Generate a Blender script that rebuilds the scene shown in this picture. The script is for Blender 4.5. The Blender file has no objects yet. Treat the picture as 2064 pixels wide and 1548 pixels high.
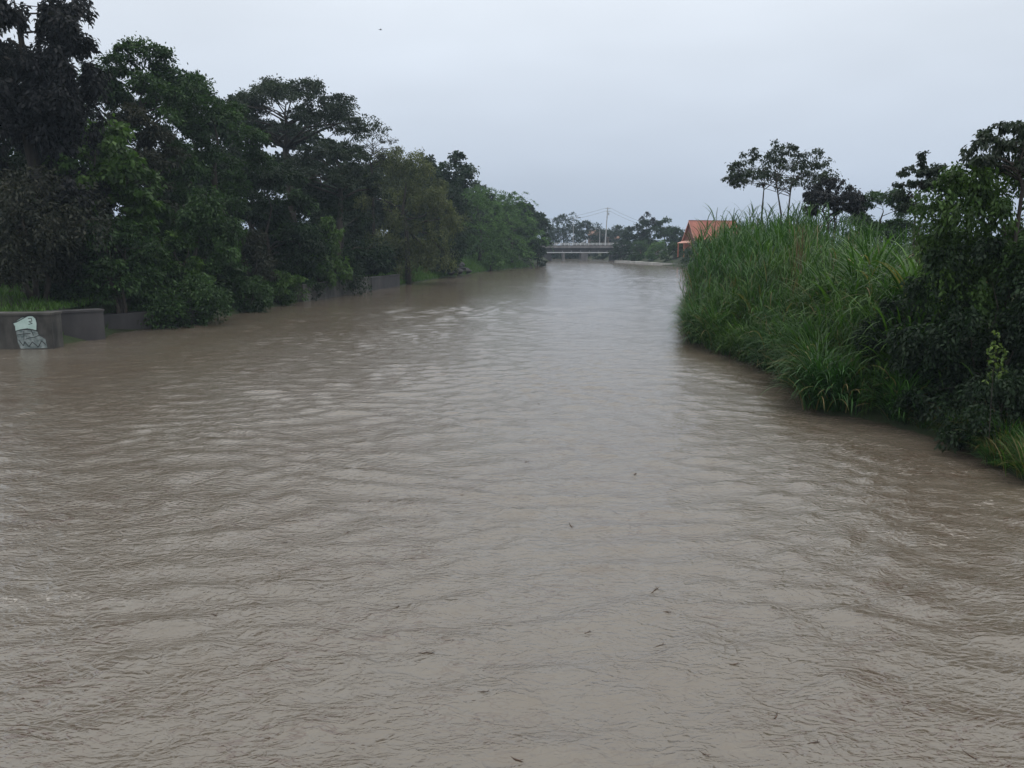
import bpy, math, random
import numpy as np

# ------------------------------------------------------------------ camera, sky, sun, exposure
sc = bpy.context.scene
col = sc.collection
F, CX, CY, HZ, H = 1620.0, 1032.0, 774.0, 495.0, 6.0
TH = math.atan((CY - HZ) / F)
cam_d = bpy.data.cameras.new('camera'); cam = bpy.data.objects.new('camera', cam_d); col.objects.link(cam)
cam.location = (0, 0, H); cam.rotation_euler = (math.radians(90) - TH, 0, 0)
cam_d.sensor_width = 36; cam_d.lens = 36 * F / 2064; cam_d.clip_end = 6000; cam_d.clip_start = 0.1
sc.camera = cam

SUN_EL, SUN_AZ = 68, 150           # high veiled sun behind the clouds
world = bpy.data.worlds.new('World'); sc.world = world; world.use_nodes = True
nt = world.node_tree; nt.nodes.clear()
N = nt.nodes.new; LK = nt.links.new
w_out = N('ShaderNodeOutputWorld'); bg = N('ShaderNodeBackground'); bg.inputs[1].default_value = 1.0
sky = N('ShaderNodeTexSky'); sky.sky_type = 'NISHITA'; sky.sun_disc = False
sky.sun_elevation = math.radians(SUN_EL); sky.sun_rotation = math.radians(SUN_AZ)
sky.air_density = 1.0; sky.dust_density = 5.0
tc = N('ShaderNodeTexCoord'); sep = N('ShaderNodeSeparateXYZ'); LK(tc.outputs['Generated'], sep.inputs[0])
clampz = N('ShaderNodeMath'); clampz.operation = 'MAXIMUM'; clampz.inputs[1].default_value = 0.0
LK(sep.outputs['Z'], clampz.inputs[0])
over = N('ShaderNodeMix'); over.data_type = 'RGBA'        # overcast sky: brighter towards the zenith
over.inputs['A'].default_value = (0.475, 0.56, 0.70, 1); over.inputs['B'].default_value = (1.80, 1.82, 1.76, 1)
LK(clampz.outputs[0], over.inputs['Factor'])
mp = N('ShaderNodeMapping'); mp.inputs['Scale'].default_value = (1.0, 1.0, 3.2); LK(tc.outputs['Generated'], mp.inputs[0])
nz = N('ShaderNodeTexNoise'); nz.inputs['Scale'].default_value = 2.1; nz.inputs['Detail'].default_value = 3.0
LK(mp.outputs[0], nz.inputs['Vector'])
mr = N('ShaderNodeMapRange'); mr.inputs['From Min'].default_value = 0.3; mr.inputs['From Max'].default_value = 0.7
mr.inputs['To Min'].default_value = 0.925; mr.inputs['To Max'].default_value = 1.065
LK(nz.outputs['Fac'], mr.inputs['Value'])
mul = N('ShaderNodeVectorMath'); mul.operation = 'SCALE'; LK(over.outputs['Result'], mul.inputs[0]); LK(mr.outputs[0], mul.inputs['Scale'])
nsc = N('ShaderNodeVectorMath'); nsc.operation = 'SCALE'; nsc.inputs['Scale'].default_value = 0.10; LK(sky.outputs[0], nsc.inputs[0])
mx = N('ShaderNodeMix'); mx.data_type = 'RGBA'; mx.inputs['Factor'].default_value = 0.06
LK(mul.outputs[0], mx.inputs['A']); LK(nsc.outputs[0], mx.inputs['B'])
LK(mx.outputs['Result'], bg.inputs[0]); LK(bg.outputs[0], w_out.inputs[0])

sun_d = bpy.data.lights.new('sun', 'SUN'); sun_d.energy = 0.5; sun_d.angle = math.radians(60); sun_d.color = (1, 0.97, 0.93)
sun = bpy.data.objects.new('sun', sun_d); col.objects.link(sun)
sun.rotation_euler = (math.radians(90 - SUN_EL), 0, math.radians(180 - SUN_AZ))

vs = sc.view_settings
vs.view_transform = 'Standard'; vs.look = 'None'; vs.exposure = 0.0; vs.gamma = 1.0; vs.use_curve_mapping = False
cy = sc.cycles
cy.max_bounces = 6; cy.diffuse_bounces = 3; cy.glossy_bounces = 3; cy.transmission_bounces = 3
cy.transparent_max_bounces = 6; cy.volume_bounces = 1; cy.caustics_reflective = False; cy.caustics_refractive = False
cy.use_denoising = True

# ------------------------------------------------------------------ helpers
cT, sT = math.cos(TH), math.sin(TH)
def P(px, py, D):
    """point at forward distance D that the photograph shows at pixel px, py"""
    u = (px - CX) / F; v = (CY - py) / F
    dy = cT + v * sT; dz = -sT + v * cT
    return np.array([u / dy * D, D, H + dz / dy * D])
def G(px, py, z=0.0):
    """point on the level z at pixel px, py"""
    u = (px - CX) / F; v = (CY - py) / F
    dy = cT + v * sT; dz = -sT + v * cT
    t = (z - H) / dz
    return np.array([u * t, dy * t, z])

def link(name, me, mat=None, parent=None):
    o = bpy.data.objects.new(name, me); col.objects.link(o)
    if mat is not None and not me.materials: me.materials.append(mat)
    if parent is not None: o.parent = parent
    return o
def tag(o, label, cat, group=None):
    o['label'] = label; o['category'] = cat
    if group: o['group'] = group
    return o
def thing(name, label, cat, loc, group=None, rz=0.0):
    o = bpy.data.objects.new(name, None); col.objects.link(o)
    o.location = [float(a) for a in loc]; o.rotation_euler = (0, 0, rz); o.empty_display_size = 0.3
    return tag(o, label, cat, group)
def quads_mesh(name, V, Q, tint=None, smooth=False):
    """mesh from numpy vertices (n,3) and quads (m,4), optional face colour (m,3)"""
    me = bpy.data.meshes.new(name)
    nv, nf = len(V), len(Q)
    me.vertices.add(nv); me.vertices.foreach_set('co', np.ascontiguousarray(V, dtype=np.float32).ravel())
    me.loops.add(nf * 4); me.loops.foreach_set('vertex_index', np.ascontiguousarray(Q, dtype=np.int32).ravel())
    me.polygons.add(nf)
    me.polygons.foreach_set('loop_start', np.arange(0, nf * 4, 4, dtype=np.int32))
    if smooth: me.polygons.foreach_set('use_smooth', np.ones(nf, dtype=bool))
    me.update(calc_edges=True)
    if tint is not None:
        a = me.attributes.new('tint', 'FLOAT_COLOR', 'FACE')
        c = np.ones((nf, 4), dtype=np.float32); c[:, :3] = tint
        a.data.foreach_set('color', c.ravel())
    return me
class MB:
    """collects boxes, prisms and tubes for one mesh"""
    def __init__(s): s.v = []; s.f = []
    def add(s, v, f):
        b = len(s.v); s.v += [tuple(float(c) for c in p) for p in v]; s.f += [tuple(b + i for i in q) for q in f]
    def box(s, x0, x1, y0, y1, z0, z1):
        v = [(x, y, z) for z in (z0, z1) for y in (y0, y1) for x in (x0, x1)]
        s.add(v, [(0, 2, 3, 1), (4, 5, 7, 6), (0, 1, 5, 4), (2, 6, 7, 3), (0, 4, 6, 2), (1, 3, 7, 5)])
    def tube(s, pts, rad, n=6, cap=True):
        pts = np.array(pts, float); k = len(pts)
        rad = np.broadcast_to(np.array(rad, float), (k,))
        d = np.gradient(pts, axis=0); d /= np.linalg.norm(d, axis=1)[:, None] + 1e-9
        v = []
        for i in range(k):
            ref = np.array([1.0, 0, 0]) if abs(d[i][0]) < 0.8 else np.array([0, 1.0, 0])
            a = np.cross(d[i], ref); a /= np.linalg.norm(a); b = np.cross(d[i], a)
            for j in range(n):
                t = 2 * math.pi * j / n
                v.append(pts[i] + rad[i] * (math.cos(t) * a + math.sin(t) * b))
        f = [(i * n + j, i * n + (j + 1) % n, (i + 1) * n + (j + 1) % n, (i + 1) * n + j) for i in range(k - 1) for j in range(n)]
        if cap: f += [tuple(range(n))[::-1], tuple((k - 1) * n + j for j in range(n))]
        s.add(v, f)
    def poly(s, pts, thick_dir):
        """flat polygon with thickness along thick_dir"""
        n = len(pts); a = [np.array(p, float) for p in pts]; t = np.array(thick_dir, float)
        s.add(a + [p + t for p in a], [tuple(range(n))[::-1], tuple(range(n, 2 * n))] + [(i, (i + 1) % n, n + (i + 1) % n, n + i) for i in range(n)])
    def build(s, name, mat, parent=None, smooth=False):
        me = bpy.data.meshes.new(name); me.from_pydata(s.v, [], s.f); me.update()
        if smooth: me.polygons.foreach_set('use_smooth', np.ones(len(me.polygons), dtype=bool))
        return link(name, me, mat, parent)

# ------------------------------------------------------------------ materials
def new_mat(name):
    m = bpy.data.materials.new(name); m.use_nodes = True
    return m, m.node_tree, m.node_tree.nodes['Principled BSDF']
def nd(t, typ, **kw):
    n = t.nodes.new(typ)
    for k, v in kw.items():
        if k in n.inputs.keys(): n.inputs[k].default_value = v
        else: setattr(n, k, v)
    return n
def leaf_mat(name, transl=0.25, rough=0.5, spec=0.22):
    m, t, b = new_mat(name)
    at = nd(t, 'ShaderNodeAttribute', attribute_name='tint')
    b.inputs['Roughness'].default_value = rough; b.inputs['Specular IOR Level'].default_value = spec
    t.links.new(at.outputs['Color'], b.inputs['Base Color'])
    tr = nd(t, 'ShaderNodeBsdfTranslucent'); sc_ = nd(t, 'ShaderNodeMix', data_type='RGBA', blend_type='MULTIPLY')
    sc_.inputs['Factor'].default_value = 1.0; sc_.inputs['B'].default_value = (1.3, 1.5, 0.6, 1)
    t.links.new(at.outputs['Color'], sc_.inputs['A']); t.links.new(sc_.outputs['Result'], tr.inputs[0])
    mix = nd(t, 'ShaderNodeMixShader'); mix.inputs[0].default_value = transl
    t.links.new(b.outputs[0], mix.inputs[1]); t.links.new(tr.outputs[0], mix.inputs[2])
    t.links.new(mix.outputs[0], t.nodes['Material Output'].inputs['Surface'])
    return m
def noisy(name, c1, c2, scale=2.0, rough=0.8, bump=0.3, detail=6.0, c3=None, stretch=(1, 1, 1), dist=0.02):
    m, t, b = new_mat(name)
    tc = nd(t, 'ShaderNodeTexCoord'); mp = nd(t, 'ShaderNodeMapping'); mp.inputs['Scale'].default_value = stretch
    t.links.new(tc.outputs['Object'], mp.inputs[0])
    n1 = nd(t, 'ShaderNodeTexNoise', Scale=scale, Detail=detail, Roughness=0.6); t.links.new(mp.outputs[0], n1.inputs['Vector'])
    r = nd(t, 'ShaderNodeValToRGB'); r.color_ramp.elements[0].position = 0.35; r.color_ramp.elements[1].position = 0.68
    r.color_ramp.elements[0].color = (*c1, 1); r.color_ramp.elements[1].color = (*c2, 1)
    if c3 is not None:
        e = r.color_ramp.elements.new(0.52); e.color = (*c3, 1)
    t.links.new(n1.outputs['Fac'], r.inputs[0]); t.links.new(r.outputs[0], b.inputs['Base Color'])
    b.inputs['Roughness'].default_value = rough
    n2 = nd(t, 'ShaderNodeTexNoise', Scale=scale * 7, Detail=5.0); t.links.new(mp.outputs[0], n2.inputs['Vector'])
    bp = nd(t, 'ShaderNodeBump', Strength=bump, Distance=dist); t.links.new(n2.outputs['Fac'], bp.inputs['Height'])
    t.links.new(bp.outputs[0], b.inputs['Normal'])
    return m
M = {}
M['leaf'] = leaf_mat('foliage')
M['grass'] = leaf_mat('grass_blade', 0.3, 0.45, 0.3)
M['bark'] = noisy('bark', (0.022, 0.017, 0.014), (0.065, 0.054, 0.045), 3.0, 0.9, 0.6, stretch=(1, 1, 0.25))
M['soil'] = noisy('bank_soil', (0.016, 0.020, 0.008), (0.045, 0.034, 0.022), 0.35, 0.95, 0.8, c3=(0.020, 0.034, 0.009), dist=0.1)
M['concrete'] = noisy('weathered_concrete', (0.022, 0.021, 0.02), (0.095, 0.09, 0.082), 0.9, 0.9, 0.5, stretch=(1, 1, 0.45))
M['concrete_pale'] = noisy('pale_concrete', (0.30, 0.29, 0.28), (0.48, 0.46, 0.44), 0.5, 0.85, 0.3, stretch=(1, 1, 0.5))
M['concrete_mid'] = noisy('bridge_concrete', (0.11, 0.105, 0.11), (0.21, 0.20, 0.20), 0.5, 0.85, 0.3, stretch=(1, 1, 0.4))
M['concrete_dark'] = noisy('shaded_stained_concrete', (0.028, 0.027, 0.03), (0.06, 0.056, 0.058), 0.5, 0.9, 0.3, stretch=(1, 1, 0.4))  # stained, with the shade on the bank walls put into its darker colour
M['white_metal'] = noisy('painted_rail', (0.55, 0.56, 0.58), (0.7, 0.7, 0.72), 2.0, 0.5, 0.05)
M['grey_metal'] = noisy('galvanised_metal', (0.30, 0.31, 0.33), (0.42, 0.43, 0.45), 2.0, 0.5, 0.05)
M['pole'] = noisy('pole_concrete', (0.32, 0.32, 0.33), (0.45, 0.45, 0.46), 1.0, 0.8, 0.1)
M['cable'] = noisy('cable', (0.03, 0.03, 0.03), (0.05, 0.05, 0.05), 1.0, 0.7, 0.0)
M['roof_red'] = noisy('red_roof_sheet', (0.27, 0.085, 0.058), (0.38, 0.135, 0.095), 0.4, 0.7, 0.2, stretch=(1, 1, 0.4))
M['wall_red'] = noisy('red_painted_wall', (0.40, 0.12, 0.08), (0.52, 0.19, 0.13), 0.8, 0.85, 0.1)
M['gable_dark'] = noisy('dark_red_boards', (0.11, 0.035, 0.03), (0.18, 0.06, 0.045), 1.5, 0.85, 0.2)
M['trim_pink'] = noisy('faded_pink_trim', (0.55, 0.27, 0.21), (0.65, 0.36, 0.29), 1.0, 0.8, 0.05)
M['roof_rust'] = noisy('rusty_roof_sheet', (0.13, 0.075, 0.055), (0.27, 0.16, 0.12), 0.6, 0.8, 0.2)
M['wall_brown'] = noisy('brown_plaster', (0.16, 0.12, 0.10), (0.24, 0.18, 0.155), 0.8, 0.85, 0.1)
M['window'] = noisy('dark_window', (0.015, 0.016, 0.02), (0.03, 0.03, 0.035), 1.0, 0.2, 0.0)
M['paint_mint'] = noisy('mint_spray_paint', (0.36, 0.50, 0.46), (0.50, 0.62, 0.59), 2.0, 0.6, 0.05)
M['paint_grey'] = noisy('grey_spray_paint', (0.07, 0.10, 0.10), (0.30, 0.34, 0.34), 3.5, 0.6, 0.05)
M['paint_black'] = noisy('black_spray_paint', (0.008, 0.010, 0.012), (0.016, 0.02, 0.022), 4.0, 0.6, 0.05)
M['twig'] = noisy('wet_driftwood', (0.03, 0.018, 0.012), (0.10, 0.055, 0.035), 6.0, 0.5, 0.3)
M['rock'] = noisy('bank_rock', (0.022, 0.022, 0.025), (0.07, 0.066, 0.068), 1.5, 0.9, 0.6)
M['feather'] = noisy('dark_feathers', (0.03, 0.03, 0.035), (0.06, 0.06, 0.07), 5.0, 0.8, 0.1)

def water_material():
    m, t, b = new_mat('muddy_water')
    geo = nd(t, 'ShaderNodeNewGeometry')
    def noise(scale, stretch, detail=3.0, dist=0.0, rough=0.55, rot=0.0, off=(0, 0, 0)):
        mp = nd(t, 'ShaderNodeMapping'); mp.inputs['Scale'].default_value = (*stretch, 1.0); mp.inputs['Rotation'].default_value = (0, 0, rot)
        mp.inputs['Location'].default_value = off
        t.links.new(geo.outputs['Position'], mp.inputs[0])
        n = nd(t, 'ShaderNodeTexNoise', Scale=scale, Detail=detail, Roughness=rough, Distortion=dist)
        t.links.new(mp.outputs[0], n.inputs['Vector']); return n
    # silt colour in drifting patches
    c1 = noise(0.10, (1.0, 0.45), 4.0, 1.2, rot=0.15); c2 = noise(0.9, (1.0, 0.6), 4.0, 2.0)
    ramp = nd(t, 'ShaderNodeValToRGB'); ramp.color_ramp.elements[0].position = 0.36; ramp.color_ramp.elements[1].position = 0.66
    ramp.color_ramp.elements[0].color = (0.112, 0.089, 0.066, 1); ramp.color_ramp.elements[1].color = (0.126, 0.108, 0.087, 1)
    av = nd(t, 'ShaderNodeMath', operation='MULTIPLY_ADD'); av.inputs[1].default_value = 0.45
    t.links.new(c2.outputs['Fac'], av.inputs[0])
    hf = nd(t, 'ShaderNodeMath', operation='MULTIPLY'); hf.inputs[1].default_value = 0.55; t.links.new(c1.outputs['Fac'], hf.inputs[0])
    t.links.new(hf.outputs[0], av.inputs[2]); t.links.new(av.outputs[0], ramp.inputs[0])
    # froth where the flow breaks on the banks
    fa = nd(t, 'ShaderNodeAttribute', attribute_name='froth')
    fn = noise(2.6, (1.0, 1.7), 6.0, 1.5, 0.7); fm = nd(t, 'ShaderNodeMapRange'); fm.inputs['From Min'].default_value = 0.56; fm.inputs['From Max'].default_value = 0.70
    t.links.new(fn.outputs['Fac'], fm.inputs['Value'])
    ff = nd(t, 'ShaderNodeMath', operation='MULTIPLY'); t.links.new(fa.outputs['Fac'], ff.inputs[0]); t.links.new(fm.outputs[0], ff.inputs[1])
    cm = nd(t, 'ShaderNodeMix', data_type='RGBA'); cm.inputs['B'].default_value = (0.42, 0.38, 0.34, 1)
    t.links.new(ff.outputs[0], cm.inputs['Factor']); t.links.new(ramp.outputs[0], cm.inputs['A'])
    # thin reddish silt threads drawn out along the surface
    sn = noise(1.7, (0.55, 1.6), 3.0, 1.6, 0.55, rot=0.12, off=(3, 9, 0)); sm = noise(0.35, (0.8, 1.0), 3.0, 0.8)
    s1 = nd(t, 'ShaderNodeMath', operation='SUBTRACT'); s1.inputs[1].default_value = 0.5; t.links.new(sn.outputs['Fac'], s1.inputs[0])
    s2 = nd(t, 'ShaderNodeMath', operation='ABSOLUTE'); t.links.new(s1.outputs[0], s2.inputs[0])
    s3 = nd(t, 'ShaderNodeMapRange'); s3.inputs['From Min'].default_value = 0.0; s3.inputs['From Max'].default_value = 0.03; s3.inputs['To Min'].default_value = 1.0; s3.inputs['To Max'].default_value = 0.0
    t.links.new(s2.outputs[0], s3.inputs['Value'])
    s4 = nd(t, 'ShaderNodeMapRange'); s4.inputs['From Min'].default_value = 0.42; s4.inputs['From Max'].default_value = 0.62; s4.inputs['To Max'].default_value = 0.9
    t.links.new(sm.outputs['Fac'], s4.inputs['Value'])
    s5 = nd(t, 'ShaderNodeMath', operation='MULTIPLY'); t.links.new(s3.outputs[0], s5.inputs[0]); t.links.new(s4.outputs[0], s5.inputs[1])
    c5 = nd(t, 'ShaderNodeMix', data_type='RGBA'); c5.inputs['B'].default_value = (0.066, 0.036, 0.022, 1)
    t.links.new(s5.outputs[0], c5.inputs['Factor']); t.links.new(cm.outputs['Result'], c5.inputs['A'])
    t.links.new(c5.outputs['Result'], b.inputs['Base Color'])
    b.inputs['Roughness'].default_value = 0.15; b.inputs['IOR'].default_value = 1.75
    # the river is calmer upstream, choppier where it narrows
    sp = nd(t, 'ShaderNodeSeparateXYZ'); t.links.new(geo.outputs['Position'], sp.inputs[0])
    calm = nd(t, 'ShaderNodeMapRange'); calm.inputs['From Min'].default_value = 8; calm.inputs['From Max'].default_value = 100
    calm.inputs['To Min'].default_value = 1.0; calm.inputs['To Max'].default_value = 0.25
    t.links.new(sp.outputs['Y'], calm.inputs['Value'])
    # ripples: broad chop, short wavelets, fine wrinkles
    def bump(n, strength, dist, prev=None):
        bp = nd(t, 'ShaderNodeBump', Strength=strength, Distance=dist)
        t.links.new(n, bp.inputs['Height'])
        k = nd(t, 'ShaderNodeMath', operation='MULTIPLY'); k.inputs[1].default_value = strength
        t.links.new(calm.outputs[0], k.inputs[0]); t.links.new(k.outputs[0], bp.inputs['Strength'])
        if prev is not None: t.links.new(prev.outputs[0], bp.inputs['Normal'])
        return bp
    def ridge(n):
        a = nd(t, 'ShaderNodeMath', operation='SUBTRACT'); a.inputs[1].default_value = 0.5; t.links.new(n.outputs['Fac'], a.inputs[0])
        c = nd(t, 'ShaderNodeMath', operation='ABSOLUTE'); t.links.new(a.outputs[0], c.inputs[0])
        d = nd(t, 'ShaderNodeMath', operation='POWER'); d.inputs[1].default_value = 0.7; t.links.new(c.outputs[0], d.inputs[0])
        e = nd(t, 'ShaderNodeMath', operation='SUBTRACT'); e.inputs[0].default_value = 1.0; t.links.new(d.outputs[0], e.inputs[1]); return e
    r1 = ridge(noise(1.9, (0.75, 1.25), 2.0, 0.9, 0.5, rot=0.2))
    r2 = ridge(noise(4.6, (0.7, 1.3), 2.5, 1.0, 0.5, rot=-0.25, off=(7, 3, 0)))
    n3 = noise(11.0, (0.75, 1.25), 3.0, 0.6, 0.55, rot=0.1)
    b1 = bump(r1.outputs[0], 0.55, 0.08)
    b2 = bump(r2.outputs[0], 0.50, 0.05, b1)
    b3 = bump(n3.outputs['Fac'], 0.42, 0.03, b2)
    t.links.new(b3.outputs[0], b.inputs['Normal'])
    return m
M['water'] = water_material()

# ------------------------------------------------------------------ terrain and river
rng = np.random.default_rng(7)
LEFT = [(-60, -120), (-36, 46.8), (-27.2, 47.6), (-27.6, 51.0), (-26.2, 52.0), (-26.8, 53.0), (-27.6, 56.2), (-24.2, 62.3)] + \
       [tuple(G(*p)[:2]) for p in ((440, 640), (520, 625), (610, 608), (800, 577), (900, 559), (1000, 545), (1092, 536))] + \
       [(11, 262), (13, 300), (15, 324), (14, 350), (-45, 378)]
RIGHT = [(14.5, -120), (13.6, 14)] + [tuple(G(*p)[:2]) for p in ((2064, 975), (1900, 890), (1760, 850), (1640, 830), (1560, 745), (1400, 690), (1402, 655))] + \
        [(18, 82), (26, 108), (37, 145), (46, 185), (50, 214), (44, 262), (38.5, 304), (41, 330), (40, 362), (-35, 408)]
LEFT = np.array(LEFT); RIGHT = np.array(RIGHT)
POLY = np.concatenate([LEFT, RIGHT[::-1]])
def river_dist(x, y):
    """signed distance to the river outline, positive on land"""
    x = np.asarray(x, float); y = np.asarray(y, float); sh = x.shape
    p = np.stack([x.ravel(), y.ravel()], 1); best = np.full(len(p), 1e9); inside = np.zeros(len(p), bool)
    n = len(POLY)
    for i in range(n):
        a = POLY[i]; b = POLY[(i + 1) % n]; ab = b - a
        t = np.clip(((p - a) @ ab) / (ab @ ab), 0, 1)
        best = np.minimum(best, np.linalg.norm(p - (a + t[:, None] * ab), axis=1))
        c = ((a[1] > p[:, 1]) != (b[1] > p[:, 1]))
        with np.errstate(divide='ignore', invalid='ignore'):
            xi = a[0] + (p[:, 1] - a[1]) / (b[1] - a[1] + 1e-12) * ab[0]
        inside ^= c & (p[:, 0] < xi)
    return np.where(inside, -best, best).reshape(sh)
def land(x, y):
    d = river_dist(x, y); x = np.asarray(x, float); y = np.asarray(y, float)
    z = np.interp(d, [-8, -2.5, 0, 1.2, 3, 7, 25, 80, 400, 1500], [-2.5, -1.8, -0.1, 0.75, 1.7, 2.8, 3.4, 4.6, 6.0, 6.0])
    fill = (x < -29.0) & (y > 48.2) & (y < 66) & (d > 0)
    z = np.where(fill, np.maximum(z, 1.78 + 0.05 * np.clip(y - 48, 0, 12)), z)
    w = np.clip(d / 4, 0, 1)
    z = z + w * (0.22 * np.sin(x * 0.7 + 1.3 * np.sin(y * 0.31)) + 0.18 * np.sin(y * 0.9 + x * 0.23) + 0.1 * np.sin(x * 1.9 - y * 1.3))
    return z
def lz(x, y): return float(land(np.array([x]), np.array([y]))[0])

def grow(a, b, s, k=1.25, far=1250):
    xs = list(np.arange(a, b + 1e-6, s)); st = s; q = b
    while q < far: st *= k; q += st; xs.append(min(q, far))
    st = s; q = a; pre = []
    while q > -far: st *= k; q -= st; pre.append(max(q, -far))
    return np.array(pre[::-1] + xs)
gx = grow(-60, 75, 1.5); gy = grow(-10, 345, 1.5)
XX, YY = np.meshgrid(gx, gy); ZZ = land(XX, YY)
nx, ny = len(gx), len(gy)
idx = np.arange(nx * ny).reshape(ny, nx)
Q = np.stack([idx[:-1, :-1], idx[:-1, 1:], idx[1:, 1:], idx[1:, :-1]], -1).reshape(-1, 4)
ground = link('ground', quads_mesh('ground', np.stack([XX, YY, ZZ], -1).reshape(-1, 3), Q, smooth=True), M['soil'])
ground['kind'] = 'structure'

# water sheet with real chop: a fine patch near the walls, a coarser one upstream
wr = np.random.default_rng(11)
WAVES = []
for k in range(64):
    lam = 0.42 * (1.9 / 0.42) ** wr.random(); th = math.pi / 2 + wr.normal(0, 0.6)
    WAVES.append((lam, th, wr.random() * 6.28, 0.0036 * lam ** 0.8))
def chop(X, Y):
    wxp = 0.8 * np.sin(X * 0.31 + Y * 0.17) + 0.5 * np.sin(X * 0.83 - Y * 0.41 + 1)
    wyp = 0.8 * np.sin(Y * 0.29 - X * 0.21 + 2) + 0.5 * np.sin(Y * 0.71 + X * 0.57)
    Z = np.zeros_like(X); short = np.clip((78 - Y) / 25, 0, 1); lively = 0.75 + 0.35 * np.sin(X * 0.11 + 1.7 * np.sin(Y * 0.05)) * np.sin(Y * 0.07 + X * 0.05)
    for lam, th, ph, amp in WAVES:
        kk = 2 * math.pi / lam
        Z += (amp if lam > 1.15 else amp * short) * np.sin(kk * (math.cos(th) * (X + wxp) + math.sin(th) * (Y + wyp)) + ph)
    Z *= lively * np.interp(Y, [10, 30, 60, 110], [0.95, 1.0, 1.1, 1.25])      # choppier where the flow quickens round the bend
    return Z + 0.25 * np.abs(Z)
def grid(xs, ys, base):
    X, Y = np.meshgrid(xs, ys); nx, ny = len(xs), len(ys); idx = base + np.arange(nx * ny).reshape(ny, nx)
    return X, Y, np.stack([idx[:-1, :-1], idx[:-1, 1:], idx[1:, 1:], idx[1:, :-1]], -1).reshape(-1, 4)
Xa, Ya, Qa = grid(np.concatenate([np.arange(-46, -36, 1.0), np.arange(-36, 16, 0.18), np.arange(16, 40, 1.0)]), np.concatenate([np.arange(-110, 4, 3.0), np.arange(4, 40, 0.16), np.arange(40, 80.01, 0.25)]), 0)
Xb, Yb, Qb = grid(np.arange(-40, 56, 0.6), np.concatenate([np.arange(79.9, 330, 0.55), np.arange(330, 420, 3.0)]), Xa.size)
WX = np.concatenate([Xa.ravel(), Xb.ravel()]); WY = np.concatenate([Ya.ravel(), Yb.ravel()]); WZ = chop(WX, WY)
wme = quads_mesh('river_water', np.stack([WX, WY, WZ], -1), np.concatenate([Qa, Qb]), smooth=True)
fr = np.zeros(WX.shape)
for px, py, rx, ry in ((1990, 1020, 2.2, 1.0), (1880, 1075, 1.6, 0.9), (1850, 940, 2.4, 1.2), (1720, 900, 2.0, 1.3), (260, 690, 3.5, 1.3), (150, 700, 4, 1.0), (330, 680, 2.5, 1.2), (90, 1210, 1.2, 0.7), (1620, 800, 1.5, 1.5), (60, 720, 3, 0.8)):
    g = G(px, py); fr = np.maximum(fr, np.exp(-((WX - g[0]) / rx) ** 2 - ((WY - g[1]) / ry) ** 2))
rd = river_dist(WX, WY); fr = np.maximum(fr, 0.35 * np.exp(-((rd + 0.8) / 1.0) ** 2) * (WY < 130))
a = wme.attributes.new('froth', 'FLOAT', 'POINT'); a.data.foreach_set('value', fr.ravel().astype(np.float32))
water = link('river_water', wme, M['water']); water['kind'] = 'structure'

# ------------------------------------------------------------------ concrete river walls
def wall(name, label, p0, p1, z0, z1, th, mat, coping=True, cat='wall', group=None):
    p0 = np.array(p0[:2], float); p1 = np.array(p1[:2], float); L = np.linalg.norm(p1 - p0)
    ang = math.atan2(*(p1 - p0)[::-1])
    r = thing(name, label, cat, (*p0, 0), group, ang)
    m = MB(); m.box(0, L, 0, th, z0, z1); m.build('wall_face', mat, r)
    if coping:
        m = MB(); m.box(-0.05, L + 0.05, -0.06, th + 0.06, z1 + 0.002, z1 + 0.13); m.build('coping', mat, r)
    return r, L
gw0, gw1 = P(-160, 700, 46.0), G(109, 703)
gw, gL = wall('river_wall', 'concrete river wall with pale mint graffiti, below a strip of grass', (gw0[0], gw1[1] - 0.6), gw1, -2.0, 1.98, 1.25, M['concrete'])
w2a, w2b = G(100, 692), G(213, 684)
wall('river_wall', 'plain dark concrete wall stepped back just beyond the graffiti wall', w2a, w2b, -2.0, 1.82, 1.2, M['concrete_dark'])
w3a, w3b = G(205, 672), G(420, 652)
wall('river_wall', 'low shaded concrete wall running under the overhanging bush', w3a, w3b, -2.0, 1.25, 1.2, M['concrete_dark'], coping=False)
w4a, w4b, w4c = G(612, 609), G(748, 586), G(806, 577)
wall('river_wall', 'long grey concrete bank wall beneath the trees', w4a, w4b, -2.0, 1.75, 1.0, M['concrete'])
wall('river_wall', 'short pale-topped concrete bank wall ending at the grass slope', w4b + (0.05, 0.2, 0), w4c, -2.0, 1.62, 1.0, M['concrete_dark'])  # darker concrete carries this stretch's shadow in its colour
# graffiti: flat sprayed shapes 4 mm proud of the wall; local x along wall, z up
def sx(px): return gL * (px + 160) / (109 + 160)
def sz(py): return 1.98 - (py - 634) / (705 - 634) * 1.98
def patch(name, pts, mat, lift):
    m = MB(); m.poly([(sx(a), -0.003 * lift, sz(b)) for a, b in pts], (0, -0.003, 0)); return m.build(name, mat, gw)
patch('graffiti_lower', [(32, 664), (76, 666), (79, 676), (92, 684), (95, 703), (38, 704), (33, 690)], M['paint_grey'], 1)
patch('graffiti_body', [(28, 651), (44, 640), (62, 635), (70, 636), (75, 641), (77, 650), (75, 665), (60, 662), (45, 664), (31, 666), (31, 657)], M['paint_mint'], 1.01)
def stroke(pts, w=1.6, lift=2.2):
    m = MB(); q = [np.array(p, float) for p in pts]
    for a, b in zip(q[:-1], q[1:]):
        d = (b - a) / (np.linalg.norm(b - a) + 1e-9); n = np.array([-d[1], d[0]]) * w / 2; a2 = a - d * 0.3; b2 = b + d * 0.3
        m.poly([(sx(c[0]), -0.003 * lift - 0.001 * len(m.v) / 80, sz(c[1])) for c in (a2 - n, b2 - n, b2 + n, a2 + n)], (0, -0.002, 0))
    m.build('graffiti_line', M['paint_black'], gw)
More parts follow.
